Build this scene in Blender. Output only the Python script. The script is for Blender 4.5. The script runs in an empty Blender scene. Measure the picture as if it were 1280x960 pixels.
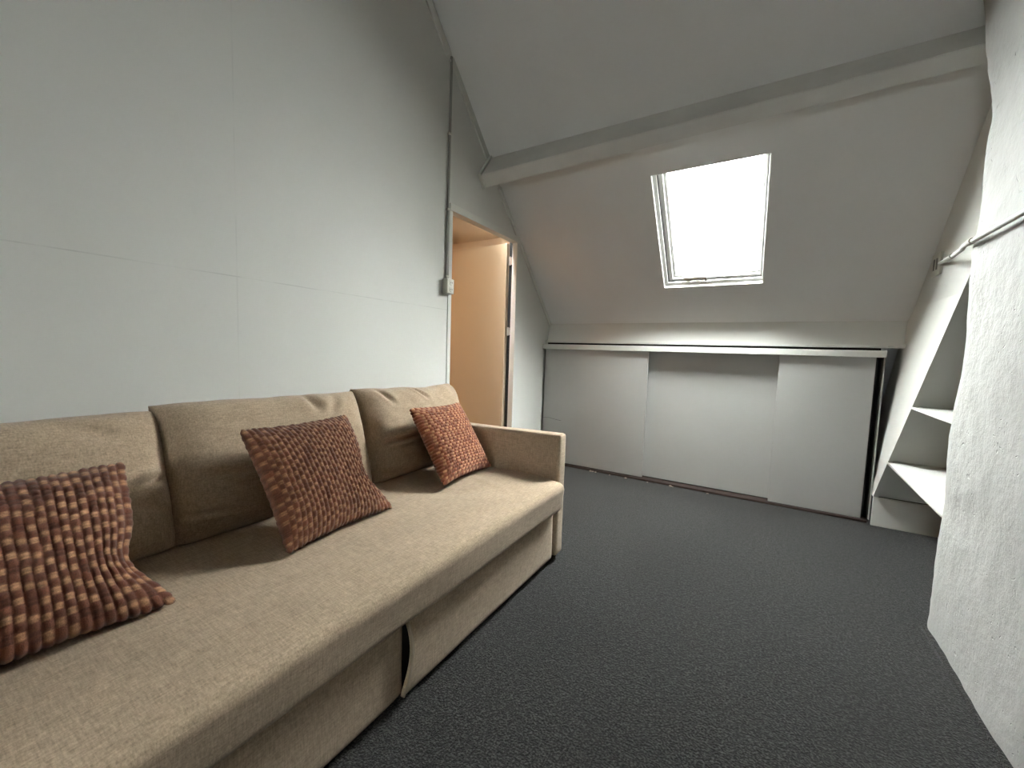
import bpy, bmesh, math, random
from mathutils import Vector, Matrix, noise
random.seed(7)
S = bpy.context.scene
COL = S.collection
PI = math.pi

# ------------------------------------------------------------------ materials
def new_mat(name):
    m = bpy.data.materials.new(name); m.use_nodes = True
    nt = m.node_tree; nt.nodes.clear()
    out = nt.nodes.new('ShaderNodeOutputMaterial')
    b = nt.nodes.new('ShaderNodeBsdfPrincipled')
    nt.links.new(b.outputs[0], out.inputs[0])
    return m, nt, b

def N(nt, t, **kw):
    n = nt.nodes.new(t)
    for k, v in kw.items():
        if k in n.inputs.keys() if hasattr(n.inputs, 'keys') else False: n.inputs[k].default_value = v
        else: setattr(n, k, v)
    return n

def mapping(nt, scale=(1, 1, 1), src='Object'):
    tc = nt.nodes.new('ShaderNodeTexCoord'); mp = nt.nodes.new('ShaderNodeMapping')
    mp.inputs['Scale'].default_value = scale
    nt.links.new(tc.outputs[src], mp.inputs[0]); return mp

def ntex(nt, vec, scale, detail=3, rough=.55):
    n = nt.nodes.new('ShaderNodeTexNoise')
    n.inputs['Scale'].default_value = scale; n.inputs['Detail'].default_value = detail
    n.inputs['Roughness'].default_value = rough
    nt.links.new(vec.outputs[0], n.inputs['Vector']); return n

def ramp(nt, fac, stops):
    r = nt.nodes.new('ShaderNodeValToRGB'); e = r.color_ramp.elements
    e[0].position, e[0].color = stops[0][0], (*stops[0][1], 1)
    e[1].position, e[1].color = stops[-1][0], (*stops[-1][1], 1)
    for p, c in stops[1:-1]:
        k = e.new(p); k.color = (*c, 1)
    nt.links.new(fac, r.inputs[0]); return r

def math_n(nt, op, a, b=None, c=None):
    n = nt.nodes.new('ShaderNodeMath'); n.operation = op
    for i, v in enumerate((a, b, c)):
        if v is None: continue
        if isinstance(v, (int, float)): n.inputs[i].default_value = v
        else: nt.links.new(v, n.inputs[i])
    return n.outputs[0]

def bump(nt, b, h, strength, dist):
    n = nt.nodes.new('ShaderNodeBump'); n.inputs['Strength'].default_value = strength
    n.inputs['Distance'].default_value = dist
    nt.links.new(h, n.inputs['Height']); nt.links.new(n.outputs[0], b.inputs['Normal']); return n

def paint(name, col, rough=.6, var=.04, bscale=60, bstr=.15, bdist=.002, spec=.35, big=2.2):
    m, nt, b = new_mat(name)
    mp = mapping(nt)
    n1 = ntex(nt, mp, big, 4)
    lo = tuple(c * (1 - var) for c in col); hi = tuple(min(1, c * (1 + var)) for c in col)
    r = ramp(nt, n1.outputs[0], [(.3, lo), (.7, hi)])
    nt.links.new(r.outputs[0], b.inputs['Base Color'])
    b.inputs['Roughness'].default_value = rough
    b.inputs['Specular IOR Level'].default_value = spec
    n2 = ntex(nt, mp, bscale, 4)
    bump(nt, b, n2.outputs[0], bstr, bdist)
    return m

WC = (.70, .70, .665)
M = {}
def left_wall_mat():
    """white painted board wall with two faint taped joints"""
    m, nt, b = new_mat('painted_board_wall')
    mp = mapping(nt)
    n1 = ntex(nt, mp, 1.6, 5)
    sep = nt.nodes.new('ShaderNodeSeparateXYZ'); nt.links.new(mp.outputs[0], sep.inputs[0])
    wob = ntex(nt, mp, 3, 2)
    yy = math_n(nt, 'ADD', sep.outputs[1], math_n(nt, 'MULTIPLY', wob.outputs[0], .004))
    zz = math_n(nt, 'ADD', sep.outputs[2], math_n(nt, 'MULTIPLY', wob.outputs[0], .006))
    def line(v, pos, w):
        d = math_n(nt, 'ABSOLUTE', math_n(nt, 'SUBTRACT', v, pos))
        return math_n(nt, 'SUBTRACT', 1, math_n(nt, 'MINIMUM', 1, math_n(nt, 'DIVIDE', d, w)))
    below = math_n(nt, 'LESS_THAN', sep.outputs[1], 2.09)
    lv = line(yy, .823, .0035); lh = math_n(nt, 'MULTIPLY', line(zz, 1.312, .003), below)
    brk = ramp(nt, ntex(nt, mp, 7, 3).outputs[0], [(.38, (.15, .15, .15)), (.6, (1, 1, 1))])
    ln = math_n(nt, 'MULTIPLY', math_n(nt, 'MAXIMUM', math_n(nt, 'MULTIPLY', lv, .45), lh), brk.outputs[0])
    r = ramp(nt, n1.outputs[0], [(.3, tuple(c * .97 for c in WC)), (.7, tuple(c * 1.03 for c in WC))])
    mix = nt.nodes.new('ShaderNodeMix'); mix.data_type = 'RGBA'
    nt.links.new(math_n(nt, 'MULTIPLY', ln, .4), mix.inputs[0]); nt.links.new(r.outputs[0], mix.inputs[6])
    mix.inputs[7].default_value = (.3, .3, .28, 1)
    nt.links.new(mix.outputs[2], b.inputs['Base Color'])
    b.inputs['Roughness'].default_value = .55; b.inputs['Specular IOR Level'].default_value = .35
    n2 = ntex(nt, mp, 70, 4); n3 = ntex(nt, mp, 4, 3)
    h = math_n(nt, 'ADD', math_n(nt, 'MULTIPLY', n2.outputs[0], .25), math_n(nt, 'MULTIPLY', n3.outputs[0], 1.2))
    h = math_n(nt, 'SUBTRACT', h, math_n(nt, 'MULTIPLY', ln, .2))
    bump(nt, b, h, .25, .004)
    return m

def plaster_mat():
    m, nt, b = new_mat('rough_white_plaster')
    mp = mapping(nt)
    mp2 = mapping(nt, (1, 1, 1))
    a = ntex(nt, mp2, 8, 5, .6); c = ntex(nt, mp, 42, 4, .65)
    v = nt.nodes.new('ShaderNodeTexVoronoi'); v.inputs['Scale'].default_value = 26
    dv = ntex(nt, mp, 9, 2)
    add = nt.nodes.new('ShaderNodeMixRGB'); add.blend_type = 'ADD'; add.inputs[0].default_value = .25
    nt.links.new(mp.outputs[0], add.inputs[1]); nt.links.new(dv.outputs[1], add.inputs[2])
    nt.links.new(add.outputs[0], v.inputs['Vector'])
    pit = ramp(nt, v.outputs['Distance'], [(.0, (0, 0, 0)), (.16, (1, 1, 1))])
    msk = ramp(nt, ntex(nt, mp, 6, 2).outputs[0], [(.44, (0, 0, 0)), (.56, (1, 1, 1))])
    pits = math_n(nt, 'MULTIPLY', math_n(nt, 'SUBTRACT', 1, pit.outputs[0]), msk.outputs[0])
    h = math_n(nt, 'ADD', math_n(nt, 'MULTIPLY', a.outputs[0], 1.0), math_n(nt, 'MULTIPLY', c.outputs[0], .28))
    h = math_n(nt, 'SUBTRACT', h, math_n(nt, 'MULTIPLY', pits, .55))
    bump(nt, b, h, .8, .012)
    r = ramp(nt, ntex(nt, mp, 2.5, 5).outputs[0], [(.3, (.44, .44, .425)), (.7, (.48, .48, .465))])
    nt.links.new(r.outputs[0], b.inputs['Base Color'])
    b.inputs['Roughness'].default_value = .7; b.inputs['Specular IOR Level'].default_value = .3
    return m

def carpet_mat():
    m, nt, b = new_mat('charcoal_carpet')
    mp = mapping(nt)
    n1 = ntex(nt, mp, 160, 2, .7); n2 = ntex(nt, mp, 60, 2, .6); n3 = ntex(nt, mp, 1.7, 4)
    f = math_n(nt, 'ADD', math_n(nt, 'MULTIPLY', n1.outputs[0], .75), math_n(nt, 'MULTIPLY', n2.outputs[0], .25))
    r = ramp(nt, f, [(.40, (.0025, .0025, .0025)), (.5, (.0115, .0116, .011)), (.60, (.062, .062, .059))])
    r3 = ramp(nt, n3.outputs[0], [(.3, (.85, .85, .85)), (.7, (1.12, 1.12, 1.12))])
    mx = nt.nodes.new('ShaderNodeMixRGB'); mx.blend_type = 'MULTIPLY'; mx.inputs[0].default_value = 1
    nt.links.new(r.outputs[0], mx.inputs[1]); nt.links.new(r3.outputs[0], mx.inputs[2])
    nt.links.new(mx.outputs[0], b.inputs['Base Color'])
    b.inputs['Roughness'].default_value = .95; b.inputs['Specular IOR Level'].default_value = .15
    b.inputs['Sheen Weight'].default_value = .15
    bump(nt, b, f, .9, .012)
    return m

def linen_mat(name, col):
    m, nt, b = new_mat(name)
    ma = mapping(nt, (1, 9, 9)); mb = mapping(nt, (9, 1, 9)); mc = mapping(nt, (9, 9, 1)); md = mapping(nt)
    a = ntex(nt, ma, 30, 3, .65); bb = ntex(nt, mb, 30, 3, .65); c = ntex(nt, mc, 30, 3, .65); d = ntex(nt, md, 5, 4)
    f = math_n(nt, 'MULTIPLY', math_n(nt, 'ADD', math_n(nt, 'ADD', a.outputs[0], bb.outputs[0]), c.outputs[0]), 1 / 3)
    lo = tuple(x * .66 for x in col); hi = tuple(x * 1.3 for x in col)
    r = ramp(nt, f, [(.38, lo), (.62, hi)])
    r3 = ramp(nt, d.outputs[0], [(.3, (.93, .93, .93)), (.7, (1.06, 1.06, 1.06))])
    mx = nt.nodes.new('ShaderNodeMixRGB'); mx.blend_type = 'MULTIPLY'; mx.inputs[0].default_value = 1
    nt.links.new(r.outputs[0], mx.inputs[1]); nt.links.new(r3.outputs[0], mx.inputs[2])
    nt.links.new(mx.outputs[0], b.inputs['Base Color'])
    b.inputs['Roughness'].default_value = .9; b.inputs['Specular IOR Level'].default_value = .2
    b.inputs['Sheen Weight'].default_value = .15
    bump(nt, b, f, .35, .002)
    return m

def yarn_mat(name, gain):
    m, nt, b = new_mat(name)
    at = nt.nodes.new('ShaderNodeAttribute'); at.attribute_name = 'yarn'
    mp = mapping(nt)
    n = ntex(nt, mp, 420, 3, .7)
    r = ramp(nt, n.outputs[0], [(.3, tuple(.68 * g for g in gain)), (.7, tuple(1.3 * g for g in gain))])
    mx = nt.nodes.new('ShaderNodeMixRGB'); mx.blend_type = 'MULTIPLY'; mx.inputs[0].default_value = 1
    nt.links.new(at.outputs[0], mx.inputs[1]); nt.links.new(r.outputs[0], mx.inputs[2])
    nt.links.new(mx.outputs[0], b.inputs['Base Color'])
    b.inputs['Roughness'].default_value = .85; b.inputs['Specular IOR Level'].default_value = .25
    b.inputs['Sheen Weight'].default_value = .2
    bump(nt, b, n.outputs[0], .4, .002)
    return m

def flat(name, col, rough=.5, metal=0, spec=.5):
    m, nt, b = new_mat(name)
    mp = mapping(nt); n = ntex(nt, mp, 25, 3)
    r = ramp(nt, n.outputs[0], [(.3, tuple(c * .93 for c in col)), (.7, tuple(min(1, c * 1.05) for c in col))])
    nt.links.new(r.outputs[0], b.inputs['Base Color'])
    b.inputs['Roughness'].default_value = rough; b.inputs['Metallic'].default_value = metal
    b.inputs['Specular IOR Level'].default_value = spec
    return m

def glass_mat():
    m = bpy.data.materials.new('window_glass'); m.use_nodes = True
    nt = m.node_tree; nt.nodes.clear()
    out = nt.nodes.new('ShaderNodeOutputMaterial'); mix = nt.nodes.new('ShaderNodeMixShader')
    t = nt.nodes.new('ShaderNodeBsdfTransparent'); t.inputs[0].default_value = (.95, .97, .96, 1)
    g = nt.nodes.new('ShaderNodeBsdfGlossy'); g.inputs['Roughness'].default_value = .02
    f = nt.nodes.new('ShaderNodeLayerWeight'); f.inputs[0].default_value = .5
    fr = math_n(nt, 'MULTIPLY_ADD', math_n(nt, 'POWER', f.outputs['Facing'], 5), .5, .03)
    nt.links.new(fr, mix.inputs[0]); nt.links.new(t.outputs[0], mix.inputs[1]); nt.links.new(g.outputs[0], mix.inputs[2])
    nt.links.new(mix.outputs[0], out.inputs[0])
    return m

M['wall'] = left_wall_mat()
M['ceil'] = paint('painted_roof_boards', (.87, .87, .855), .6, .035, 45, .2, .003, big=1.4)
M['plaster'] = plaster_mat()
M['carpet'] = carpet_mat()
M['trim'] = paint('painted_trim', (.72, .72, .68), .45, .03, 50, .15)
M['beam'] = paint('painted_beam', (.76, .755, .72), .5, .05, 30, .35, .004, big=5)
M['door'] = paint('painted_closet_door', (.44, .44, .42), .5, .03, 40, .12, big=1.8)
M['panel'] = paint('painted_panel', (.76, .76, .72), .5, .03, 40, .15)
M['kick'] = paint('grey_kick_board', (.22, .22, .205), .6, .06)
M['inner'] = paint('closet_shade_board', (.035, .033, .03), .8, .1)  # closet boards near-black: the unlit interior's shade put into their colour
M['linen'] = linen_mat('beige_linen', (.425, .325, .228))
M['cord'] = flat('linen_piping', (.36, .29, .215), .8)
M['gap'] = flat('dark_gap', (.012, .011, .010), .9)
M['track'] = flat('brown_floor_strip', (.028, .014, .010), .8)
M['debris'] = flat('plaster_crumb', (.35, .28, .24), .9)
M['yarn'] = yarn_mat('rust_yarn', (1, 1, 1))
M['pvc'] = flat('pvc_conduit', (.30, .30, .27), .4)
M['socket'] = flat('socket_plastic', (.66, .65, .58), .35)
M['socket_dark'] = flat('socket_holes', (.12, .11, .10), .5)
M['win'] = paint('window_white', (.86, .86, .84), .35, .01, 30, .05)
M['seal'] = flat('window_seal', (.10, .10, .10), .6)
M['vent'] = flat('vent_flap_cream', (.62, .56, .42), .4)
M['glass'] = glass_mat()
M['hinge'] = flat('steel_hinge', (.55, .53, .50), .35, .8)
M['hall'] = paint('hall_plaster', (.62, .50, .36), .7, .03)
M['hallfloor'] = paint('hall_floor', (.18, .14, .10), .7, .1)
M['leaf'] = paint('door_leaf_paint', (.56, .46, .33), .45, .02, 40, .1)

# ------------------------------------------------------------------ helpers
def link(name, me, mat, parent=None):
    o = bpy.data.objects.new(name, me); COL.objects.link(o)
    if mat is not None:
        me.materials.append(mat)
    if parent is not None:
        o.parent = parent; o.matrix_parent_inverse = parent.matrix_basis.inverted()
    return o

def obj(name, bm, mat, parent=None, smooth=False, auto=None):
    bmesh.ops.recalc_face_normals(bm, faces=bm.faces[:])
    me = bpy.data.meshes.new(name); bm.to_mesh(me); bm.free()
    if smooth:
        for p in me.polygons: p.use_smooth = True
        if auto:
            me.set_sharp_from_angle(angle=math.radians(auto))
    return link(name, me, mat, parent)

def thing(name, label, cat, loc=(0, 0, 0), group=None):
    o = bpy.data.objects.new(name, None); COL.objects.link(o)
    o.location = loc; o.empty_display_size = .1
    o.matrix_basis = Matrix.Translation(loc)
    o['label'] = label; o['category'] = cat
    if group: o['group'] = group
    return o

def tag(o, label, cat, group=None):
    o['label'] = label; o['category'] = cat
    if group: o['group'] = group
    return o

def struct(o, label=None):
    o['kind'] = 'structure'
    if label: o['label'] = label
    return o

def box(bm, x0, x1, y0, y1, z0, z1, bev=0, seg=2, mat=None):
    vs = [bm.verts.new((x, y, z)) for x in (x0, x1) for y in (y0, y1) for z in (z0, z1)]
    f = [(0, 1, 3, 2), (4, 6, 7, 5), (0, 4, 5, 1), (2, 3, 7, 6), (0, 2, 6, 4), (1, 5, 7, 3)]
    fs = [bm.faces.new([vs[i] for i in q]) for q in f]
    if mat is not None:
        bmesh.ops.transform(bm, matrix=mat, verts=vs)
    if bev:
        es = list({e for fc in fs for e in fc.edges})
        bmesh.ops.bevel(bm, geom=es, offset=bev, segments=seg, affect='EDGES', profile=.5)
    return bm

def prism(bm, pts, d, bev=0):
    """polygon pts extruded by vector d"""
    d = Vector(d)
    a = [bm.verts.new(p) for p in pts]; b = [bm.verts.new(Vector(p) + d) for p in pts]
    n = len(a)
    fs = [bm.faces.new(a), bm.faces.new(b[::-1])]
    for i in range(n):
        fs.append(bm.faces.new((a[i], b[i], b[(i + 1) % n], a[(i + 1) % n])))
    if bev:
        es = list({e for fc in fs for e in fc.edges})
        bmesh.ops.bevel(bm, geom=es, offset=bev, segments=2, affect='EDGES', profile=.5)
    return bm

def tube(bm, pts, r, seg=12):
    pts = [Vector(p) for p in pts]; rings = []
    for i, p in enumerate(pts):
        t = (pts[min(i + 1, len(pts) - 1)] - pts[max(i - 1, 0)]).normalized()
        up = Vector((0, 0, 1)) if abs(t.z) < .9 else Vector((1, 0, 0))
        a = t.cross(up).normalized(); b = t.cross(a).normalized()
        rings.append([bm.verts.new(p + r * (math.cos(2 * PI * k / seg) * a + math.sin(2 * PI * k / seg) * b)) for k in range(seg)])
    for i in range(len(rings) - 1):
        for k in range(seg):
            bm.faces.new((rings[i][k], rings[i][(k + 1) % seg], rings[i + 1][(k + 1) % seg], rings[i + 1][k]))
    bm.faces.new(rings[0]); bm.faces.new(rings[-1][::-1])
    return bm

# ------------------------------------------------------------------ the setting
K = 1.015; AL = math.atan(K)
RO = Vector((0, 3.603, 1.331))                 # where the sloping roof lining ends
RS = Vector((0, -math.cos(AL), math.sin(AL)))  # up the slope
RN = Vector((0, math.sin(AL), math.cos(AL)))   # outward through the roof
def roof(u, v, w=0): return Vector((u, 0, 0)) + RO + RS * v + RN * w
def roof_z(y): return 1.331 - K * (y - 3.603)
ROOFM = Matrix(((1, 0, 0, 0), (0, RS.y, RN.y, 0), (0, RS.z, RN.z, 0), (0, 0, 0, 1)))
ROOFM = Matrix.Translation(RO) @ ROOFM         # local (u, v, w) -> world

XR = 2.41       # plaster wall plane
XE = 3.30       # end of the niche
YB = -2.20      # wall behind
ZC = 3.14       # flat ceiling
YC = 3.603 - (ZC - 1.331) / K
YEND = 3.603 + 1.331 / K

bm = bmesh.new(); box(bm, -.12, XE + .1, YB - .1, YEND + .1, -.08, 0)
struct(obj('floor', bm, M['carpet']), 'charcoal short-pile carpet')

# left wall with the doorway cut out (frame opening Y 2.10..2.94, up to z 1.96)
DY0, DY1, DZ = 2.105, 2.935, 1.965
bm = bmesh.new()
def quad(bm, pts): bm.faces.new([bm.verts.new(p) for p in pts])
T = -.05
prism(bm, [(0, YB, 0), (0, DY0, 0), (0, DY0, ZC), (0, YB, ZC)], (T, 0, 0))
prism(bm, [(0, DY0, DZ), (0, DY1, DZ), (0, DY1, roof_z(DY1) + .03), (0, YC, ZC), (0, DY0, ZC)] if YC > DY0 else
      [(0, DY0, DZ), (0, DY1, DZ), (0, DY1, roof_z(DY1) + .03), (0, DY0, roof_z(DY0) + .03)], (T, 0, 0))
prism(bm, [(0, DY1, 0), (0, YEND, 0), (0, DY1, roof_z(DY1) + .03)], (-.045, 0, 0))
struct(obj('wall_left', bm, M['wall']), 'white painted board wall behind the sofa')

# sloping roof lining with the skylight opening
U0, U1, V0, V1 = 1.088, 1.752, .346, 1.220
VT = (3.603 - YC) / math.cos(AL) + .02
VB = -(YEND - 3.603) / math.cos(AL)
bm = bmesh.new()
us = [-.02, U0, U1, XE + .02]; vv = [VB, V0, V1, VT]
for i in range(3):
    for j in range(3):
        if i == 1 and j == 1: continue
        box(bm, us[i], us[i + 1], vv[j], vv[j + 1], 0, .115, mat=ROOFM)
bmesh.ops.remove_doubles(bm, verts=bm.verts[:], dist=1e-5)
struct(obj('ceiling', bm, M['ceil']), 'sloping painted roof lining around the skylight')
bm = bmesh.new(); box(bm, -.1, XE + .1, YB - .1, YC, ZC, ZC + .1)
struct(obj('ceiling', bm, M['ceil']), 'flat ceiling over the room')
WX0, WX1, WZ0, WZ1 = 1.15, 1.67, .86, 1.22       # small window added behind the camera to let in fill light
bm = bmesh.new()
box(bm, -.1, WX0, YB - .06, YB, 0, ZC); box(bm, WX1, XE + .1, YB - .06, YB, 0, ZC)
box(bm, WX0, WX1, YB - .06, YB, 0, WZ0); box(bm, WX0, WX1, YB - .06, YB, WZ1, ZC)
struct(obj('wall_back', bm, M['wall']), 'white wall')

# rough plaster wall on the right: a fine grid with an uneven free edge
bm = bmesh.new()
def edge_y(z):
    y = 2.235 - .035 * min(1, z / 1.2)
    if z > 1.95: y += (z - 1.95) * .38
    y += .003 * noise.noise((z * 5, 3.1, 0)) + .003 * noise.noise((z * 24, 1.1, 0)) + .0015 * noise.noise((z * 70, 1.1, 0))
    return y
NZ, NY = 170, 190
g = []
for i in range(NZ + 1):
    z = ZC * i / NZ; row = []
    for j in range(NY + 1):
        t = (j / NY) ** .8
        y = YB + (min(edge_y(z), 3.603 - (z - 1.331) / K + .02) - YB) * t
        n = noise.fractal((y * 3.2, z * 3.2, 5), 1, 2, 4) * .009 + noise.noise((y * 14, z * 11, 2)) * .0025
        rr = max(0, (t - .985) / .015)
        row.append(bm.verts.new((XR + n + .012 * rr * rr, y, z)))
    g.append(row)
for i in range(NZ):
    for j in range(NY):
        bm.faces.new((g[i][j], g[i][j + 1], g[i + 1][j + 1], g[i + 1][j]))
back = [[bm.verts.new((XR + .30, g[i][j].co.y, g[i][j].co.z)) for i in range(NZ + 1)] for j in (0, NY)]
for i in range(NZ):
    bm.faces.new((g[i][NY], back[1][i], back[1][i + 1], g[i + 1][NY]))
    bm.faces.new((back[0][i], back[1][i], back[1][i + 1], back[0][i + 1]))
struct(obj('wall_right', bm, M['plaster'], smooth=True, auto=50), 'rough white plaster wall')
bm = bmesh.new(); box(bm, XE, XE + .1, YB, YEND, 0, ZC)
struct(obj('wall_niche_end', bm, M['panel']), 'white wall closing the niche')
# carpet-coloured strip added as the shadow line between carpet and plaster wall
bm = bmesh.new(); prism(bm, [(XR - .014, YB, 0), (XR - .016, 2.20, 0), (XR + .03, 2.25, 0), (XR + .03, YB, 0)], (0, 0, .012))
struct(obj('shadow_strip_right', bm, M['carpet']), 'dark strip drawing the carpet edge shadow along the plaster wall')

# fascia strip under the slope, leaning to the room
bm = bmesh.new(); prism(bm, [(0, 3.603, 1.335), (0, 3.553, 1.165), (0, 3.575, 1.155), (0, 3.63, 1.325)], (2.575, 0, 0))
struct(obj('trim_1', bm, M['trim']), 'painted strip between slope and closet')

# battens covering the joint between left wall and slope
def batten(v0, v1, w, off, name):
    bm = bmesh.new(); box(bm, 0, .012, v0, v1, -w + off, off - .002, .002, 1, mat=ROOFM)
    return struct(obj(name, bm, M['trim']), 'painted batten along the slope')
def v_of(y): return (3.603 - y) / math.cos(AL)
batten(.0, v_of(2.655), .038, 0, 'trim_2')
batten(v_of(2.50), v_of(2.085), .052, -.002, 'trim_3')
batten(v_of(2.07), VT - .02, .055, -.010, 'trim_4')
for a, b_ in ((2.055, 2.030), (1.985, 1.955), (1.945, 1.82)):
    bm = bmesh.new(); box(bm, .0, .004, v_of(a), v_of(b_), -.0095, -.001, mat=ROOFM)
    struct(obj('trim_5', bm, M['gap']), 'dark open joint beside the batten')

# ------------------------------------------------------------------ purlin
def xform_pts(pts, x): return [(x, p[0], p[1]) for p in pts]
bm = bmesh.new()
def loft(bm, A, B):
    a = [bm.verts.new(p) for p in A]; b = [bm.verts.new(p) for p in B]; n = len(a)
    bm.faces.new(a); bm.faces.new(b[::-1])
    for i in range(n): bm.faces.new((a[i], b[i], b[(i + 1) % n], a[(i + 1) % n]))
PL = [(2.515, 2.445), (2.385, 2.272), (2.440, 2.205), (2.625, 2.33), (2.66, 2.32)]
PR = [(2.512, 2.448), (2.405, 2.318), (2.475, 2.275), (2.60, 2.36), (2.66, 2.32)]
loft(bm, xform_pts(PL, .02), xform_pts(PR, 2.56))
bmesh.ops.bevel(bm, geom=bm.edges[:], offset=.004, segments=2, affect='EDGES')
bt = thing('ceiling_beam', 'long painted roof beam crossing the slope above the skylight', 'beam', (0, 2.45, 2.2))
obj('beam_body', bm, M['beam'], bt, True, 30)
bm = bmesh.new()
PC = [(2.505, 2.455), (2.370, 2.274), (2.432, 2.192), (2.63, 2.318), (2.665, 2.315)]
loft(bm, xform_pts(PC, 0.002), xform_pts(PC, .024))
obj('end_block', bm, M['trim'], bt)

# ------------------------------------------------------------------ skylight
win = bpy.data.objects.new('window_1', None); COL.objects.link(win); win.location = roof((U0 + U1) / 2, V0, 0)
win.matrix_basis = Matrix.Translation(win.location)
struct(win, 'skylight with white frame and bright overcast sky')
def rect_ring(bm, u0, u1, v0, v1, wu, w0, w1, wl=None, wb=None, bev=.002):
    """four boards around an opening; wu = width of side boards"""
    wb = wb or wu
    box(bm, u0, u0 + wu, v0, v1, w0, w1, bev, 1, mat=ROOFM)
    box(bm, u1 - wu, u1, v0, v1, w0, w1, bev, 1, mat=ROOFM)
    box(bm, u0 + wu, u1 - wu, v0, v0 + wb, w0, w1, bev, 1, mat=ROOFM)
    box(bm, u0 + wu, u1 - wu, v1 - wb, v1, w0, w1, bev, 1, mat=ROOFM)
def ring4(bm, o, i, w0, w1, bev=.0015):
    """frame between an outer and an inner rectangle (u0, u1, v0, v1)"""
    box(bm, o[0], i[0], o[2], o[3], w0, w1, bev, 1, mat=ROOFM); box(bm, i[1], o[1], o[2], o[3], w0, w1, bev, 1, mat=ROOFM)
    box(bm, i[0], i[1], o[2], i[2], w0, w1, bev, 1, mat=ROOFM); box(bm, i[0], i[1], i[3], o[3], w0, w1, bev, 1, mat=ROOFM)
bm = bmesh.new(); rect_ring(bm, U0, U1, V0, V1, .006, -.001, .118, bev=0)
obj('lining', bm, M['win'], win)
GU0, GU1, GV0, GV1 = 1.172, 1.714, .410, 1.185
bm = bmesh.new(); ring4(bm, (U0 + .006, U1 - .006, V0 + .006, V1 - .006), (1.118, 1.738, .374, 1.208), .030, .118)
obj('window_frame', bm, M['win'], win)
bm = bmesh.new(); ring4(bm, (1.118, 1.738, .374, 1.208), (1.123, 1.734, .379, 1.204), .045, .11, 0)
obj('seal', bm, M['seal'], win)
bm = bmesh.new(); ring4(bm, (1.123, 1.734, .379, 1.204), (1.152, 1.724, .396, 1.194), .050, .112)
ring4(bm, (1.152, 1.724, .396, 1.194), (GU0, GU1, GV0, GV1), .072, .110)
sash = obj('sash', bm, M['win'], win)
bm = bmesh.new(); box(bm, GU0 - .004, GU1 + .004, GV0 - .004, GV1 + .004, .088, .094, mat=ROOFM)
obj('glass_pane', bm, M['glass'], sash)
bm = bmesh.new()
box(bm, 1.235, 1.385, .392, .412, .030, .048, .004, 2, mat=ROOFM)
box(bm, 1.255, 1.275, .384, .400, .040, .055, .002, 1, mat=ROOFM)
vf = obj('vent_flap', bm, M['vent'], win)
bm = bmesh.new()
box(bm, 1.395, 1.600, .394, .410, .030, .045, .004, 2, mat=ROOFM)
obj('handle', bm, M['win'], win)
bm = bmesh.new()
box(bm, 1.352, 1.412, .366, .374, .022, .050, .002, 1, mat=ROOFM)
box(bm, 1.378, 1.390, .370, .404, .030, .042, .002, 1, mat=ROOFM)
obj('latch', bm, M['hinge'], win)

w2 = bpy.data.objects.new('fill_window', None); COL.objects.link(w2)
w2.matrix_basis = Matrix.Translation(((WX0 + WX1) / 2, YB, WZ0)); struct(w2, 'small white window added behind the camera for fill light')
bm = bmesh.new()
box(bm, WX0, WX0 + .02, YB - .05, YB + .01, WZ0, WZ1, .002, 1); box(bm, WX1 - .02, WX1, YB - .05, YB + .01, WZ0, WZ1, .002, 1)
box(bm, WX0 + .02, WX1 - .02, YB - .05, YB + .01, WZ0, WZ0 + .02, .002, 1); box(bm, WX0 + .02, WX1 - .02, YB - .05, YB + .01, WZ1 - .02, WZ1, .002, 1)
obj('window_frame', bm, M['win'], w2)
bm = bmesh.new(); box(bm, WX0 + .018, WX1 - .018, YB - .035, YB - .030, WZ0 + .018, WZ1 - .018)
obj('glass_pane', bm, M['glass'], w2)

# ------------------------------------------------------------------ doorway, leaf and hall behind
dr = bpy.data.objects.new('door_1', None); COL.objects.link(dr); dr.location = (0, DY1, 0)
dr.matrix_basis = Matrix.Translation(dr.location); struct(dr, 'open white door to a warmly lit hall')
bm = bmesh.new()
box(bm, -.05, .006, DY0 - .028, DY0 + .006, 0, DZ - .02, .002, 1)
box(bm, -.040, .006, DY1 - .006, DY1 + .022, 0, DZ - .02, .002, 1)
box(bm, -.05, .013, DY0 - .028, DY1 + .022, DZ - .022, DZ + .024, .003, 2)
obj('door_frame', bm, M['trim'], dr)
bm = bmesh.new()
box(bm, -.95, -.076, 2.898, 2.936, .01, DZ - .027, .002, 1)
leaf = obj('door_leaf', bm, M['leaf'], dr)
bm = bmesh.new(); box(bm, -.076, -.045, 2.938, 3.30, 0, DZ + .1)  # black strip painting in the shade between leaf and frame
obj('door_gap_shade', bm, M['gap'], dr)
for z in (.30, 1.22, 1.80):
    bm = bmesh.new(); tube(bm, [(-.062, 2.930, z - .035), (-.062, 2.930, z + .035)], .007, 10)
    box(bm, -.076, -.046, 2.930, 2.936, z - .03, z + .03)
    obj('hinge', bm, M['hinge'], leaf, True, 40)
bm = bmesh.new()
box(bm, -1.6, -1.5, 1.2, 3.9, 0, 2.3); box(bm, -1.5, -.1, 1.1, 1.2, 0, 2.3); box(bm, -1.5, -.1, 3.3, 3.4, 0, 2.3)
struct(obj('wall_hall', bm, M['hall']), 'hall wall behind the doorway')
bm = bmesh.new(); box(bm, -1.6, -.1, 1.1, 3.4, 2.12, 2.2)
struct(obj('ceiling_hall', bm, M['hall']), 'hall ceiling')
bm = bmesh.new(); box(bm, -1.6, -.12, 1.1, 3.4, -.08, 0)
struct(obj('floor_hall', bm, M['hallfloor']), 'hall floor')

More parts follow.
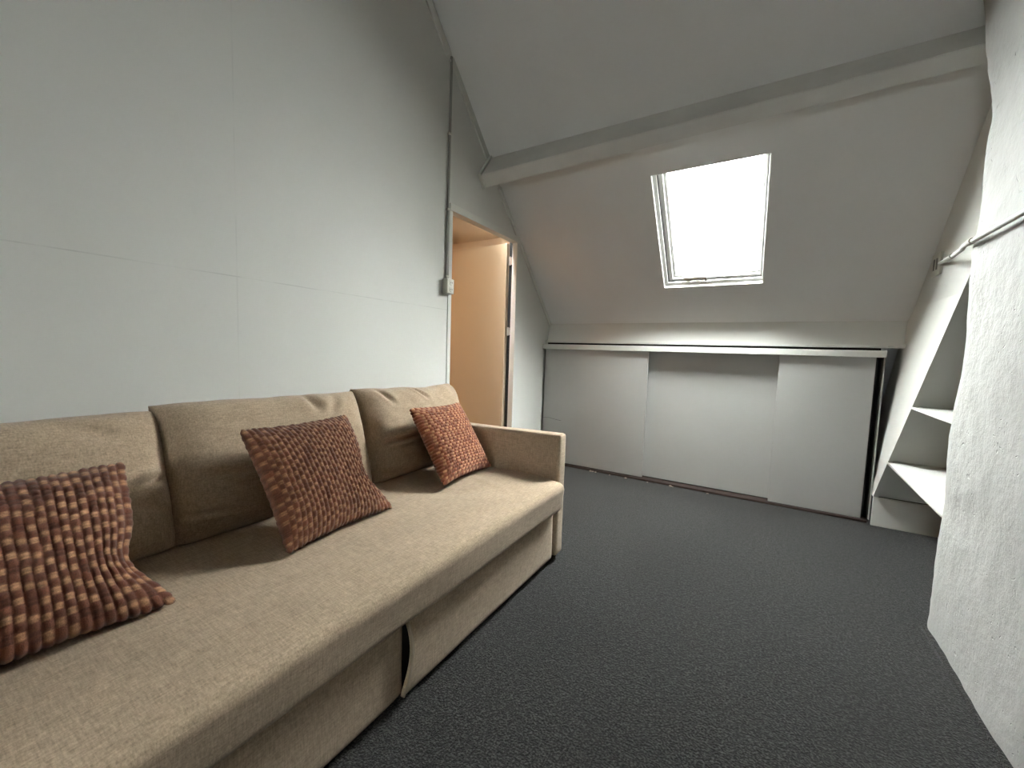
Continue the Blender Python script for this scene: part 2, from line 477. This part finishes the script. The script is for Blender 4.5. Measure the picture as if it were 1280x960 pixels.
# ------------------------------------------------------------------ closet under the slope
cl = thing('eaves_closet', 'low white built-in closet with sliding doors under the skylight slope', 'closet', (1.2, 3.5, 0))
bm = bmesh.new(); box(bm, .004, 2.452, 3.452, 3.475, 1.088, 1.132, .002, 1)
obj('top_rail', bm, M['trim'], cl)
bm = bmesh.new(); box(bm, .004, 2.452, 3.475, 3.60, 1.118, 1.130)
box(bm, .004, 2.452, 3.475, 3.56, 1.104, 1.118)
obj('track_housing', bm, M['trim'], cl)
bm = bmesh.new(); box(bm, .004, 2.462, 3.500, 3.63, 1.150, 1.166, .001, 1)
obj('ledge', bm, M['trim'], cl)
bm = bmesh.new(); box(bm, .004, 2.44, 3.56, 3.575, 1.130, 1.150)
obj('ledge_shadow', bm, M['gap'], cl)  # dark strip drawing the shadow line between rail and ledge
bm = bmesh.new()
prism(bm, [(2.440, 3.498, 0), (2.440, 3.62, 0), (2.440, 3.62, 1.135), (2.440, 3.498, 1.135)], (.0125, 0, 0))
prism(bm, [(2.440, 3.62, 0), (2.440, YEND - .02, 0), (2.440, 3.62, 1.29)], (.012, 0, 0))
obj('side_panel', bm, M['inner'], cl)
bm = bmesh.new(); box(bm, 2.4475, 2.4525, 3.478, 3.498, .02, 1.088)
obj('jamb', bm, M['door'], cl)
def sliding(x0, x1, y, z0, dx, extra=None):
    """a board whose long edges lean a little, as the photographed ones do"""
    bm = bmesh.new()
    prism(bm, [(x0, y, z0), (x1, y, z0), (x1 + dx, y, 1.10), (x0 + dx, y, 1.10)], (0, .020, 0), .0012)
    return obj('sliding_door', bm, M['door'], cl)
d1 = sliding(.022, .975, 3.478, .026, 0)
d2 = sliding(.94, 1.95, 3.530, .026, 0)
d3 = sliding(1.884, 2.408, 3.480, .020, 0)
bm = bmesh.new()   # a short crack on the first door
tube(bm, [(.02, 3.4775, .432), (.09, 3.4775, .437), (.16, 3.4775, .426), (.21, 3.4775, .422)], .0012, 6)
obj('crack', bm, M['gap'], d1)
bm = bmesh.new(); box(bm, .004, 2.44, 3.462, 3.55, .0, .016, .003, 1)
obj('bottom_track', bm, M['track'], cl)
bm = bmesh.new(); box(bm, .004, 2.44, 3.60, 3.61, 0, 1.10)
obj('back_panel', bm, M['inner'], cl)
for k in range(9):
    x = .45 + random.random() * 1.8; s = .004 + random.random() * .006
    bm = bmesh.new(); bmesh.ops.create_icosphere(bm, subdivisions=1, radius=s, matrix=Matrix.Translation((x, 3.452 - random.random() * .012, s * .6)) @ Matrix.Diagonal((1.6, 1, .8, 1)))
    tag(obj('plaster_crumb', bm, M['debris']), 'tiny plaster crumb on the carpet along the closet doors', 'debris', 'crumbs along the closet')

# ------------------------------------------------------------------ niche with slanted panel and shelves
XP = 2.572
def px(z): return 2.432 + .1 * min(z, 1.4)          # the panel leans outwards as it rises
def py(z): return 3.434 - .52 * (z - .188)          # its front edge
ni = thing('shelf_niche', 'built-in white shelves behind a slanted panel beside the plaster wall', 'shelves', (XP, 3.5, 0))
bm = bmesh.new()
ztop = 2.6
outline = [(px(.19), 3.434, .19), (px(.22), 3.93, .22), (px(.72), 3.765, .72), (px(1.19), 3.66, 1.19), (px(1.31), 3.625, 1.31), (XP, 3.54, 1.40),
           (XP, 3.603 - (ztop - 1.331) / K, ztop), (XP, 1.70, ztop), (XP, py(1.4), 1.40)]
a_ = [bm.verts.new(p) for p in outline]; b_ = [bm.verts.new((x + .028, y, z)) for x, y, z in outline]
for vs in ((a_, 1), (b_, 0)):
    v = vs[0]
    for q in ((0, 1, 2, 3, 4, 5, 8), (5, 6, 7, 8)):
        bm.faces.new([v[k] for k in (q if vs[1] else q[::-1])])
for k in range(9): bm.faces.new((a_[k], b_[k], b_[(k + 1) % 9], a_[(k + 1) % 9]))
obj('slanted_panel', bm, M['panel'], ni)
bm = bmesh.new()
e = .032
prism(bm, [(px(.188) + .028, py(.188) + e, .188), (px(.188) + .028, py(.188) + e + .02, .188), (XP + .028, py(1.4) + e + .02, 1.4), (XP + .028, py(1.4) + e, 1.4)],
      (XE - XP - .028, 0, 0))
prism(bm, [(XP + .028, py(1.4) + e, 1.4), (XP + .028, py(1.4) + e + .02, 1.4), (XP + .028, py(2.7) + e + .02, 2.7), (XP + .028, py(2.7) + e, 2.7)], (XE - XP - .028, 0, 0))
obj('niche_back', bm, M['panel'], ni)
def niche_shelf(pts, z, t):
    bm = bmesh.new(); prism(bm, [(x, y, z - t) for x, y in pts], (0, 0, t), .001)
    return obj('shelf', bm, M['panel'], ni)
niche_shelf([(2.513, 3.141), (2.56, 3.155), (XE, 3.155), (XE, 2.27), (2.482, 2.27)], .813, .012)
niche_shelf([(2.477, 3.335), (2.52, 3.345), (XE, 3.345), (XE, 2.27), (2.438, 2.27)], .451, .012)
bm = bmesh.new(); box(bm, 2.454, XE, 3.434, 3.450, 0, .188, .001, 1)
obj('kick_board', bm, M['panel'], ni)
bm = bmesh.new()   # small tapering batten from the closet corner to the panel
prism(bm, [(2.4525, 3.496, 1.150), (2.548, 3.512, 1.150), (2.550, 3.512, 1.180)], (0, .012, 0))
obj('gusset', bm, M['panel'], ni)

# ------------------------------------------------------------------ conduits and sockets
cd = thing('conduit_pipe', 'thin grey conduit running down the left wall beside the doorway', 'pipe', (.012, 2.05, 1.5))
bm = bmesh.new(); tube(bm, [(.010, 2.062, 2.86), (.010, 2.060, 2.4), (.010, 2.056, 1.9), (.010, 2.052, 1.505)], .008, 12)
obj('pipe', bm, M['pvc'], cd, True, 50)
for z in (1.52, 1.94, 2.40):
    bm = bmesh.new(); box(bm, 0, .02, 2.044, 2.068, z - .007, z + .007, .003, 2)
    obj('clip', bm, M['socket'], cd)
so = thing('wall_socket', 'cream surface-mounted double socket below the conduit by the doorway', 'socket', (0, 2.05, 1.45))
bm = bmesh.new(); box(bm, 0, .046, 2.022, 2.088, 1.408, 1.502, .006, 3)
obj('socket_box', bm, M['socket'], so, True, 40)
for z in (1.478, 1.436):
    bm = bmesh.new()
    bmesh.ops.create_cone(bm, cap_ends=True, segments=20, radius1=.017, radius2=.016, depth=.003, matrix=Matrix.Translation((.047, 2.057, z)) @ Matrix.Rotation(PI / 2, 4, 'Y'))
    ins = obj('outlet', bm, M['socket'], so, True, 40)
    bm = bmesh.new()
    for dy in (-.007, .007):
        bmesh.ops.create_cone(bm, cap_ends=True, segments=10, radius1=.003, radius2=.003, depth=.001, matrix=Matrix.Translation((.0491, 2.057 + dy, z)) @ Matrix.Rotation(PI / 2, 4, 'Y'))
    obj('pin_holes', bm, M['socket_dark'], ins)

cr = thing('conduit_pipe', 'painted conduit running across the rough plaster wall to the slanted panel', 'pipe', (2.4, 2.1, 1.5))
bm = bmesh.new(); tube(bm, [(2.558, 3.10, 1.597), (2.50, 2.75, 1.555), (2.415, 2.30, 1.505), (2.388, 2.19, 1.495), (2.385, 2.12, 1.492), (2.385, 1.2, 1.492), (2.385, .2, 1.492)], .0085, 12)
obj('pipe', bm, M['trim'], cr, True, 50)
for a, b_ in (((2.52, 2.86, 1.567), (2.47, 2.60, 1.538)), ((2.384, 2.13, 1.492), (2.384, 2.10, 1.492))):
    bm = bmesh.new(); tube(bm, [a, b_], .011, 12); obj('sleeve', bm, M['socket'], cr, True, 50)
sr = thing('wall_socket', 'small cream socket plate with two slots on the slanted panel', 'socket', (XP, 3.16, 1.6))
bm = bmesh.new(); box(bm, XP - .014, XP, 3.105, 3.235, 1.540, 1.665, .005, 2)
obj('socket_box', bm, M['socket'], sr, True, 40)
for y in (3.148, 3.190):
    bm = bmesh.new(); box(bm, XP - .0155, XP - .013, y - .011, y + .011, 1.572, 1.634, .001, 1)
    obj('slot', bm, M['socket_dark'], sr)

# ------------------------------------------------------------------ sofa
sf = thing('sofa', 'long beige linen sofa bed standing along the left wall', 'sofa', (.5, .8, 0))
Y0s, Y1s = -.36, 1.895
def soft_box(x0, x1, y0, y1, z0, z1, r, nx, ny, nz, fn=None):
    """rounded box on a grid; fn(x, y, z, side) displaces"""
    bm = bmesh.new()
    bmesh.ops.create_cube(bm, size=1)
    cuts = {0: nx, 1: ny, 2: nz}
    for ax, n in cuts.items():
        es = [e for e in bm.edges if abs((e.verts[0].co - e.verts[1].co)[ax]) > .5 / 1 and all(abs((e.verts[0].co - e.verts[1].co)[k]) < 1e-4 for k in range(3) if k != ax)]
        bmesh.ops.subdivide_edges(bm, edges=es, cuts=n, use_grid_fill=True)
    c = Vector(((x0 + x1) / 2, (y0 + y1) / 2, (z0 + z1) / 2)); h = Vector(((x1 - x0) / 2, (y1 - y0) / 2, (z1 - z0) / 2))
    for v in bm.verts:
        p = Vector((v.co[k] * 2 for k in range(3)))
        # push grid lines toward the borders so that the rounding has points
        q = Vector([math.copysign(1 - (1 - abs(p[k])) ** 1.0, p[k]) * h[k] for k in range(3)])
        inner = Vector([max(-(h[k] - r), min(h[k] - r, q[k])) for k in range(3)])
        d = q - inner
        if d.length > 1e-9:
            m = max(abs(d[k]) for k in range(3))
            d = d.normalized() * m
        w = c + inner + d
        if fn: w = w + Vector(fn(w.x, w.y, w.z))
        v.co = w
    return bm

def arm(y0, y1):
    def f(x, y, z):
        dz = -.024 * (1 - (x - .02) / .94) if z > .3 else 0
        return (noise.noise((x * 5, y * 9, z * 5)) * .002, noise.noise((x * 4, z * 6, 7)) * .003, dz + noise.noise((x * 6, y * 3, 1)) * .002)
    bm = soft_box(.02, .962, y0, y1, .028, .648, .016, 60, 12, 44, f)
    a = obj('arm', bm, M['linen'], sf, True)
    # seam cord around the front face
    bm = bmesh.new(); yy0, yy1 = y0 + .008, y1 - .008
    pts = [(.950, yy0, .05), (.950, yy0, .34), (.950, yy0, .60), (.950, yy0 + .004, .636), (.950, (yy0 + yy1) / 2, .6445), (.950, yy1 - .004, .636), (.950, yy1, .60), (.950, yy1, .05)]
    tube(bm, pts, .0045, 8); obj('seam', bm, M['cord'], a, True)
    return a
arm(1.815, Y1s); arm(Y0s, Y0s + .08)
bm = soft_box(.02, .13, Y0s + .08, 1.815, .10, .60, .02, 6, 40, 14)
obj('back_frame', bm, M['linen'], sf, True)
bm = bmesh.new(); box(bm, .05, .90, Y0s + .05, 1.80, .03, .29)
obj('base_frame', bm, M['gap'], sf)
for x in (.12, .86):
    for y in (Y0s + .04, 1.855):
        bm = bmesh.new(); bmesh.ops.create_cone(bm, cap_ends=True, segments=16, radius1=.018, radius2=.022, depth=.03, matrix=Matrix.Translation((x, y, .015)))
        obj('foot', bm, M['gap'], sf, True, 40)
# fixed front panel and drawer front, with the open seam between them
def fr(x, y, z):
    t = max(0, 1 - abs(y - .815) / .12)
    return (-.006 * t * t * (1 if y < .815 else 0) + .004 * noise.noise((y * 4, z * 6, 3)), 0, 0)
bm = soft_box(.905, .944, Y0s + .085, .815, .030, .30, .008, 4, 50, 16, fr)
obj('front_panel', bm, M['linen'], sf, True)
def fr2(x, y, z):
    t = max(0, 1 - (y - .808) / .10)
    s = math.sin(PI * (z - .03) / .27)
    return (.010 * t * s + .003 * noise.noise((y * 4, z * 6, 9)), t * (.028 * s - .008), 0)
bm = soft_box(.938, .952, .808, 1.792, .030, .30, .006, 3, 60, 16, fr2)
df = obj('drawer_front', bm, M['linen'], sf, True)
bm = bmesh.new()
pts = []
for i in range(15):
    z = .034 + .262 * i / 14; s = math.sin(PI * (z - .03) / .27)
    pts.append((.953 + .012 * s, .810 + .026 * s - .007, z))
tube(bm, pts, .0042, 8); obj('piping', bm, M['cord'], df, True)
bm = bmesh.new(); box(bm, .90, .928, .80, 1.78, .035, .295); obj('seam_shade', bm, M['gap'], sf)  # dark block behind the open seam, shade put in as colour

# seat mattress
def mt(x, y, z):
    top = min(1, max(0, (z - .30) / .12)); top = top * top * (3 - 2 * top)
    dz = .006 * noise.noise((x * 3, y * 2.2, 0)) + .0025 * noise.noise((x * 14, y * 9, 4))
    # soft rise next to the arm, fine pull lines toward it
    dz += .012 * math.exp(-((y - 1.62) / .16) ** 2 - ((x - .72) / .22) ** 2)
    dz -= .010 * math.exp(-((y - 1.36) / .10) ** 2 - ((x - .62) / .12) ** 2)
    dz += .004 * math.exp(-((y - 1.55 + .3 * (x - .7)) / .02) ** 2 - ((x - .75) / .14) ** 2)
    dz -= .012 * max(0, (x - .8) / .2) ** 2
    dx = .006 * noise.noise((y * 2.5, z * 5, 8)) + (-.012 * ((.40 - z) / .12) if x > .9 and z < .40 else 0)
    return (dx, 0, dz * top)
bm = soft_box(.12, 1.003, Y0s + .09, 1.812, .275, .430, .030, 80, 150, 18, mt)
mat_o = obj('seat_mattress', bm, M['linen'], sf, True)
# ------------------------------------------------------------------ loose back cushions
def cushion_mesh(name, w, h, t, nu, nv, front, shape, pu):
    """two skins meeting in a seam; front(u, v) -> extra height; shape(u, v) -> outline shift"""
    bm = bmesh.new()
    def P(u, v, side):
        eu, ev = 1 - u ** 6, 1 - v ** 6
        prof = (max(0, 1 - abs(u) ** (7 if u < 0 else pu)) * max(0, 1 - abs(v) ** 3.6)) ** .46
        du, dv = shape(u, v)
        z = side * t / 2 * prof + (front(u, v, side) if front else 0)
        return Vector((u * w / 2 + du, v * h / 2 + dv, z))
    grid = {}
    for side in (1, -1):
        for i in range(nu + 1):
            for j in range(nv + 1):
                edge = i in (0, nu) or j in (0, nv)
                if edge and side == -1: grid[(i, j, -1)] = grid[(i, j, 1)]; continue
                u = math.sin((i / nu - .5) * PI) * .35 + (2 * i / nu - 1) * .65
                v = math.sin((j / nv - .5) * PI) * .35 + (2 * j / nv - 1) * .65
                grid[(i, j, side)] = bm.verts.new(P(u, v, side))
        for i in range(nu):
            for j in range(nv):
                q = [grid[(i, j, side)], grid[(i + 1, j, side)], grid[(i + 1, j + 1, side)], grid[(i, j + 1, side)]]
                if len(set(q)) == 4: bm.faces.new(q if side == 1 else q[::-1])
    return bm

def crease(u, v, p, q, width, depth):
    """a soft valley along the segment p-q"""
    px, py = p; qx, qy = q
    dx, dy = qx - px, qy - py; L = dx * dx + dy * dy
    t = max(0, min(1, ((u - px) * dx + (v - py) * dy) / L))
    d = math.hypot(u - px - t * dx, v - py - t * dy)
    side = (u - px) * dy - (v - py) * dx
    taper = math.sin(PI * min(1, max(0.05, .15 + t * .8)))
    depth *= 1.7
    return -depth * taper * math.exp(-(d / width) ** 2) + depth * .45 * taper * math.exp(-((d - width * 1.9) / (width * 1.1)) ** 2)

def frame_mat(origin, yaxis_dir, up_dir):
    """local x along yaxis_dir (to the room's depth), y up, z out of the face"""
    x = Vector(yaxis_dir).normalized(); y = Vector(up_dir).normalized(); z = x.cross(y).normalized(); y = z.cross(x).normalized()
    m = Matrix((x, y, z)).transposed().to_4x4(); m.translation = Vector(origin); return m

def back_cushion(label, y0, y1, creases, seed, ztop, twist=0, xb=.29, xt=.155, pu=3.4):
    w = y1 - y0; h = math.hypot(ztop - .415, xb - xt) + .01
    t = .245
    def front(u, v, s):
        e = (1 - u ** 4) * (1 - v ** 4)
        z = .008 * noise.noise((u * 1.8 + seed, v * 1.8, s)) + .003 * noise.noise((u * 6, v * 6 + seed, s))
        z += sum(crease(u, v, *c) for c in creases) if s > 0 else 0
        # gathered folds at the top seam
        z += s * .0045 * max(0, v - .45) * math.sin(u * 17 + seed * 3 + 2 * noise.noise((u * 3, seed, 0))) * 1.6
        return z * min(1, e * 3)
    def shape(u, v):
        # sides pull in, corners stay out, slumped foot
        k = .004
        return (-k * u * (1 - v * v) * abs(u) ** 3 + .004 * noise.noise((v * 3, seed, u)), -.010 * v * (1 - u * u) * abs(v) ** 3 + (.006 * noise.noise((u * 3.3, seed, 2)) + .005 * math.sin(u * 2.2 + seed)) * max(0, v))
    bm = cushion_mesh('c', w, h, t, 84, 60, front, shape, pu)
    d = Vector((xt - xb, 0, ztop - .415))
    # x axis along +Y, y up: z = x cross y points to +X (the room)
    m = frame_mat(((xb + xt) / 2, (y0 + y1) / 2, (ztop + .415) / 2), (0, 1, 0), d)
    m = m @ Matrix.Rotation(twist, 4, 'Z')
    bmesh.ops.transform(bm, matrix=m, verts=bm.verts[:])
    for v in bm.verts:
        if v.co.z < .434 : v.co.z = .434 + (v.co.z - .434) * .15
        if v.co.x < .135: v.co.x = .135 + (v.co.x - .135) * .05
        if v.co.y > 1.812 and v.co.z < .66: v.co.y = 1.812 + (v.co.y - 1.812) * .05
    root = thing('back_cushion', label, 'cushion', ((xb + xt) / 2, (y0 + y1) / 2, .43), 'loose beige back cushions of the sofa')
    body = obj('cushion_cover', bm, M['linen'], root, True)
    return root
back_cushion('beige back cushion nearest the camera, partly cut off by the picture edge', -.27, .507,
             [((.95, .02), (.55, -.16), .07, .012), ((1.0, -.5), (.7, -.25), .05, .006), ((.45, .78), (.75, .55), .09, .008), ((-.1, .6), (.2, .3), .12, .006)], 1.3, .828)
back_cushion('beige back cushion in the middle of the sofa behind the striped rust cushion', .488, 1.232,
             [((-.85, -.12), (.2, -.20), .05, .008), ((-.95, -.58), (-.45, -.68), .035, .010), ((.28, .95), (.32, .6), .05, .009), ((.62, .9), (.45, .5), .05, .006)], 2.1, .842)
back_cushion('beige back cushion at the arm end of the sofa beside the doorway', 1.222, 1.905,
             [((-.85, -.22), (.05, -.16), .045, .014), ((-.75, .92), (-.55, .55), .04, .008), ((-.1, .95), (.12, .6), .03, .010), ((-.95, -.8), (-.6, -.9), .06, .008)], 3.4, .842, pu=8)

# ------------------------------------------------------------------ knitted cushions
def knitted(label, origin, xdir, updir, w, h, t, cols, rows, turned, seed, sag, dark, light, cor):
    SUBU, SUBV = 6, 5
    nu, nv = cols * SUBU, rows * SUBV
    bm = bmesh.new(); lay = bm.loops.layers.float_color.new('yarn')
    rnd = random.Random(seed)
    tone = {}
    def cell(a, b):
        """a, b in stitches: cord index and position along it"""
        k = math.floor(a); c = a - k - .5
        off = random.Random(seed * 1000 + k).random() * 2 if not turned else (k % 2) * .5 + .2 * math.sin(k * 2.3)
        r = (b + off); m = math.floor(r); d = r - m - .5
        return k, m, c, d
    def stitch(a, b):
        k, m, c, d = cell(a, b)
        big = m % 2 == 0
        cc = math.sqrt(max(0, 1 - (c / .5) ** 2)); dd = math.sqrt(max(0, 1 - (abs(d) / .54) ** 2.6))
        return cc * (.42 + .58 * dd) * (1.0 if big else .78)
    def tint(a, b):
        k, m, c, d = cell(a, b); key = (k, m)
        if key not in tone: tone[key] = rnd.random()
        q = tone[key]
        wgt = 0 if m % 2 == 0 else max(0, 1 - (abs(c) / .46) ** 3) * max(0, 1 - (2 * abs(d)) ** 6)
        if m % 2 and q < .15: wgt = 0
        col = tuple(x + (y - x) * wgt for x, y in zip(dark, light))
        s = .78 + .44 * q
        if m % 2: # wrapped strand shows fine rings
            s *= .88 + .2 * math.cos(d * 2 * PI * 3.5)
        e = 1
        return (col[0] * s * (.8 + .2 * e), col[1] * s * (.75 + .25 * e), col[2] * s * (.75 + .25 * e), 1)
    def P(u, v, side):
        prof = (max(0, 1 - abs(u) ** 2.6) * max(0, 1 - abs(v) ** 2.6)) ** .5
        du = -.014 * u * (1 - v * v); dv = -.012 * v * (1 - u * u)
        ku = cor.get((1 if u > 0 else -1, 1 if v > 0 else -1), (0, 0)); cw = (abs(u) * abs(v)) ** 3
        du += ku[0] * cw; dv += ku[1] * cw
        su, sv = sag(u, v)
        z = side * t / 2 * prof
        nz = side * prof ** .3
        a = (u + 1) / 2 * cols; b = (v + 1) / 2 * rows
        if turned: a, b = (v + 1) / 2 * rows, (u + 1) / 2 * cols
        a += .16 * noise.noise((u * 3, v * 3, seed)); b += .45 * noise.noise((u * 4, v * 4, seed + 3))
        hgt = .0100 * (19 / max(cols, 19)) ** .5 * stitch(a, b)
        z += side * hgt * min(1, .35 + prof) + side * 0.004 * noise.noise((u * 2, v * 2, seed)) * prof
        # at the rim the stitches bulge outwards as well
        rim = max(0, max(abs(u), abs(v)) - .93) / .07
        ou = rim * hgt * (1 if abs(u) >= abs(v) else 0) * math.copysign(1, u); ov = rim * hgt * (1 if abs(v) > abs(u) else 0) * math.copysign(1, v)
        return Vector((u * w / 2 + du + su + ou, v * h / 2 + dv + sv + ov, z)), (a, b)
    V = {}; UVW = {}
    for side in (1, -1):
        for i in range(nu + 1):
            for j in range(nv + 1):
                edge = i in (0, nu) or j in (0, nv)
                if edge and side == -1: V[(i, j, -1)] = V[(i, j, 1)]; continue
                p, ab = P(2 * i / nu - 1, 2 * j / nv - 1, side)
                vert = bm.verts.new(p); V[(i, j, side)] = vert; UVW[vert] = ab
        for i in range(nu):
            for j in range(nv):
                q = [V[(i, j, side)], V[(i + 1, j, side)], V[(i + 1, j + 1, side)], V[(i, j + 1, side)]]
                if len(set(q)) < 4: continue
                f = bm.faces.new(q if side == 1 else q[::-1])
                for lp in f.loops: lp[lay] = tint(*UVW[lp.vert])
    m = frame_mat(origin, xdir, updir)
    bmesh.ops.transform(bm, matrix=m, verts=bm.verts[:])
    o = obj('knitted_cushion', bm, M['yarn'], None, True)
    me = o.data
    if 'yarn' in me.attributes: pass
    return tag(o, label, 'cushion')
DK = (.125, .043, .024); LT = (.42, .225, .125)
def nosag(u, v): return (0, 0)
def put(p_bl, p_br, p_tl, p_tr):
    """corner points -> origin, x direction, up direction, width, height"""
    a, b, c, d = (Vector(p) for p in (p_bl, p_br, p_tl, p_tr))
    o = (a + b + c + d) / 4; x = ((b - a) + (d - c)) / 2; y = ((c - a) + (d - b)) / 2
    return o, x, y, x.length, y.length
o, x, y, w, h = put((.640, -.09, .445), (.640, .352, .445), (.40, -.07, .742), (.40, .365, .728))
knitted('chunky rust and tan knitted cushion nearest the camera, cut off by the picture edge', o, x, y, w, h, .13, 26, 24, False, 11,
        lambda u, v: (-.030 * math.exp(-((v + .35) / .33) ** 2) * max(0, u) ** 3, 0), DK, LT, {(1, -1): (.024, .0)})
o, x, y, w, h = put((.640, .640, .445), (.605, 1.035, .445), (.41, .640, .775), (.385, 1.040, .775))
knitted('rust knitted cushion leaning in the middle of the sofa, its ribs running upright', o, x, y, w, h, .13, 26, 28, False, 12,
        lambda u, v: (-.034 * math.exp(-((v + .25) / .38) ** 2) * max(0, u) ** 3, 0), (.150, .055, .029), (.31, .155, .082), {(1, -1): (.022, -.004)})
o, x, y, w, h = put((.620, 1.350, .447), (.590, 1.735, .447), (.40, 1.370, .775), (.385, 1.745, .755))
knitted('orange-brown knitted cushion by the sofa arm, its ribs running crosswise', o, x, y, w, h, .12, 26, 26, True, 13,
        nosag, (.22, .066, .030), (.52, .25, .125), {(1, -1): (.02, 0)})

# ------------------------------------------------------------------ light
W = bpy.data.worlds.new('overcast_sky'); S.world = W; W.use_nodes = True
nt = W.node_tree; bg = nt.nodes['Background']
# overcast sky: brightest overhead, a third as bright at the horizon, pale roofs below it
tc = nt.nodes.new('ShaderNodeTexCoord'); sp = nt.nodes.new('ShaderNodeSeparateXYZ')
nt.links.new(tc.outputs['Generated'], sp.inputs[0])
up = math_n(nt, 'MAXIMUM', sp.outputs[2], 0)
sky = math_n(nt, 'MULTIPLY_ADD', up, 80, 45)
dn = math_n(nt, 'MULTIPLY', math_n(nt, 'MINIMUM', math_n(nt, 'MAXIMUM', math_n(nt, 'MULTIPLY', sp.outputs[2], -6), 0), 1), -6)
nt.links.new(math_n(nt, 'ADD', sky, dn), bg.inputs[1])
bg.inputs[0].default_value = (1, 1, .99, 1)
def light(name, kind, loc, energy, color, **kw):
    l = bpy.data.lights.new(name, kind); l.energy = energy; l.color = color
    for k, v in kw.items(): setattr(l, k, v)
    o = bpy.data.objects.new(name, l); COL.objects.link(o); o.location = loc; return o
light('hall_lamp', 'AREA', (-.85, 1.75, 2.10), 7.5, (1, .52, .20), shape='DISK', size=.22)
# ------------------------------------------------------------------ camera
cam = bpy.data.cameras.new('camera'); co = bpy.data.objects.new('camera', cam); COL.objects.link(co)
yaw, pitch, roll = (math.radians(a) for a in (-31.351, 4.519, -1.832))
cy, sy = math.cos(yaw), math.sin(yaw)
f = Vector((sy * math.cos(pitch), cy * math.cos(pitch), -math.sin(pitch)))
r = Vector((cy, -sy, 0)); d = f.cross(r)
c_, s_ = math.cos(roll), math.sin(roll)
r2 = c_ * r + s_ * d; d2 = -s_ * r + c_ * d
m = Matrix((r2, -d2, -f)).transposed().to_4x4(); m.translation = (1.78, 0, 1.05)
co.matrix_world = m
cam.sensor_width = 36; cam.sensor_fit = 'HORIZONTAL'; cam.lens = 510.08 / 1280 * 36; cam.clip_start = .02
S.camera = co
S.view_settings.view_transform = 'Standard'; S.view_settings.look = 'None'
S.view_settings.gamma = 1; S.view_settings.use_curve_mapping = False
S.view_settings.exposure = 0.14
S.cycles.max_bounces = 12; S.cycles.diffuse_bounces = 8; S.cycles.use_denoising = True
S.cycles.sample_clamp_indirect = 8
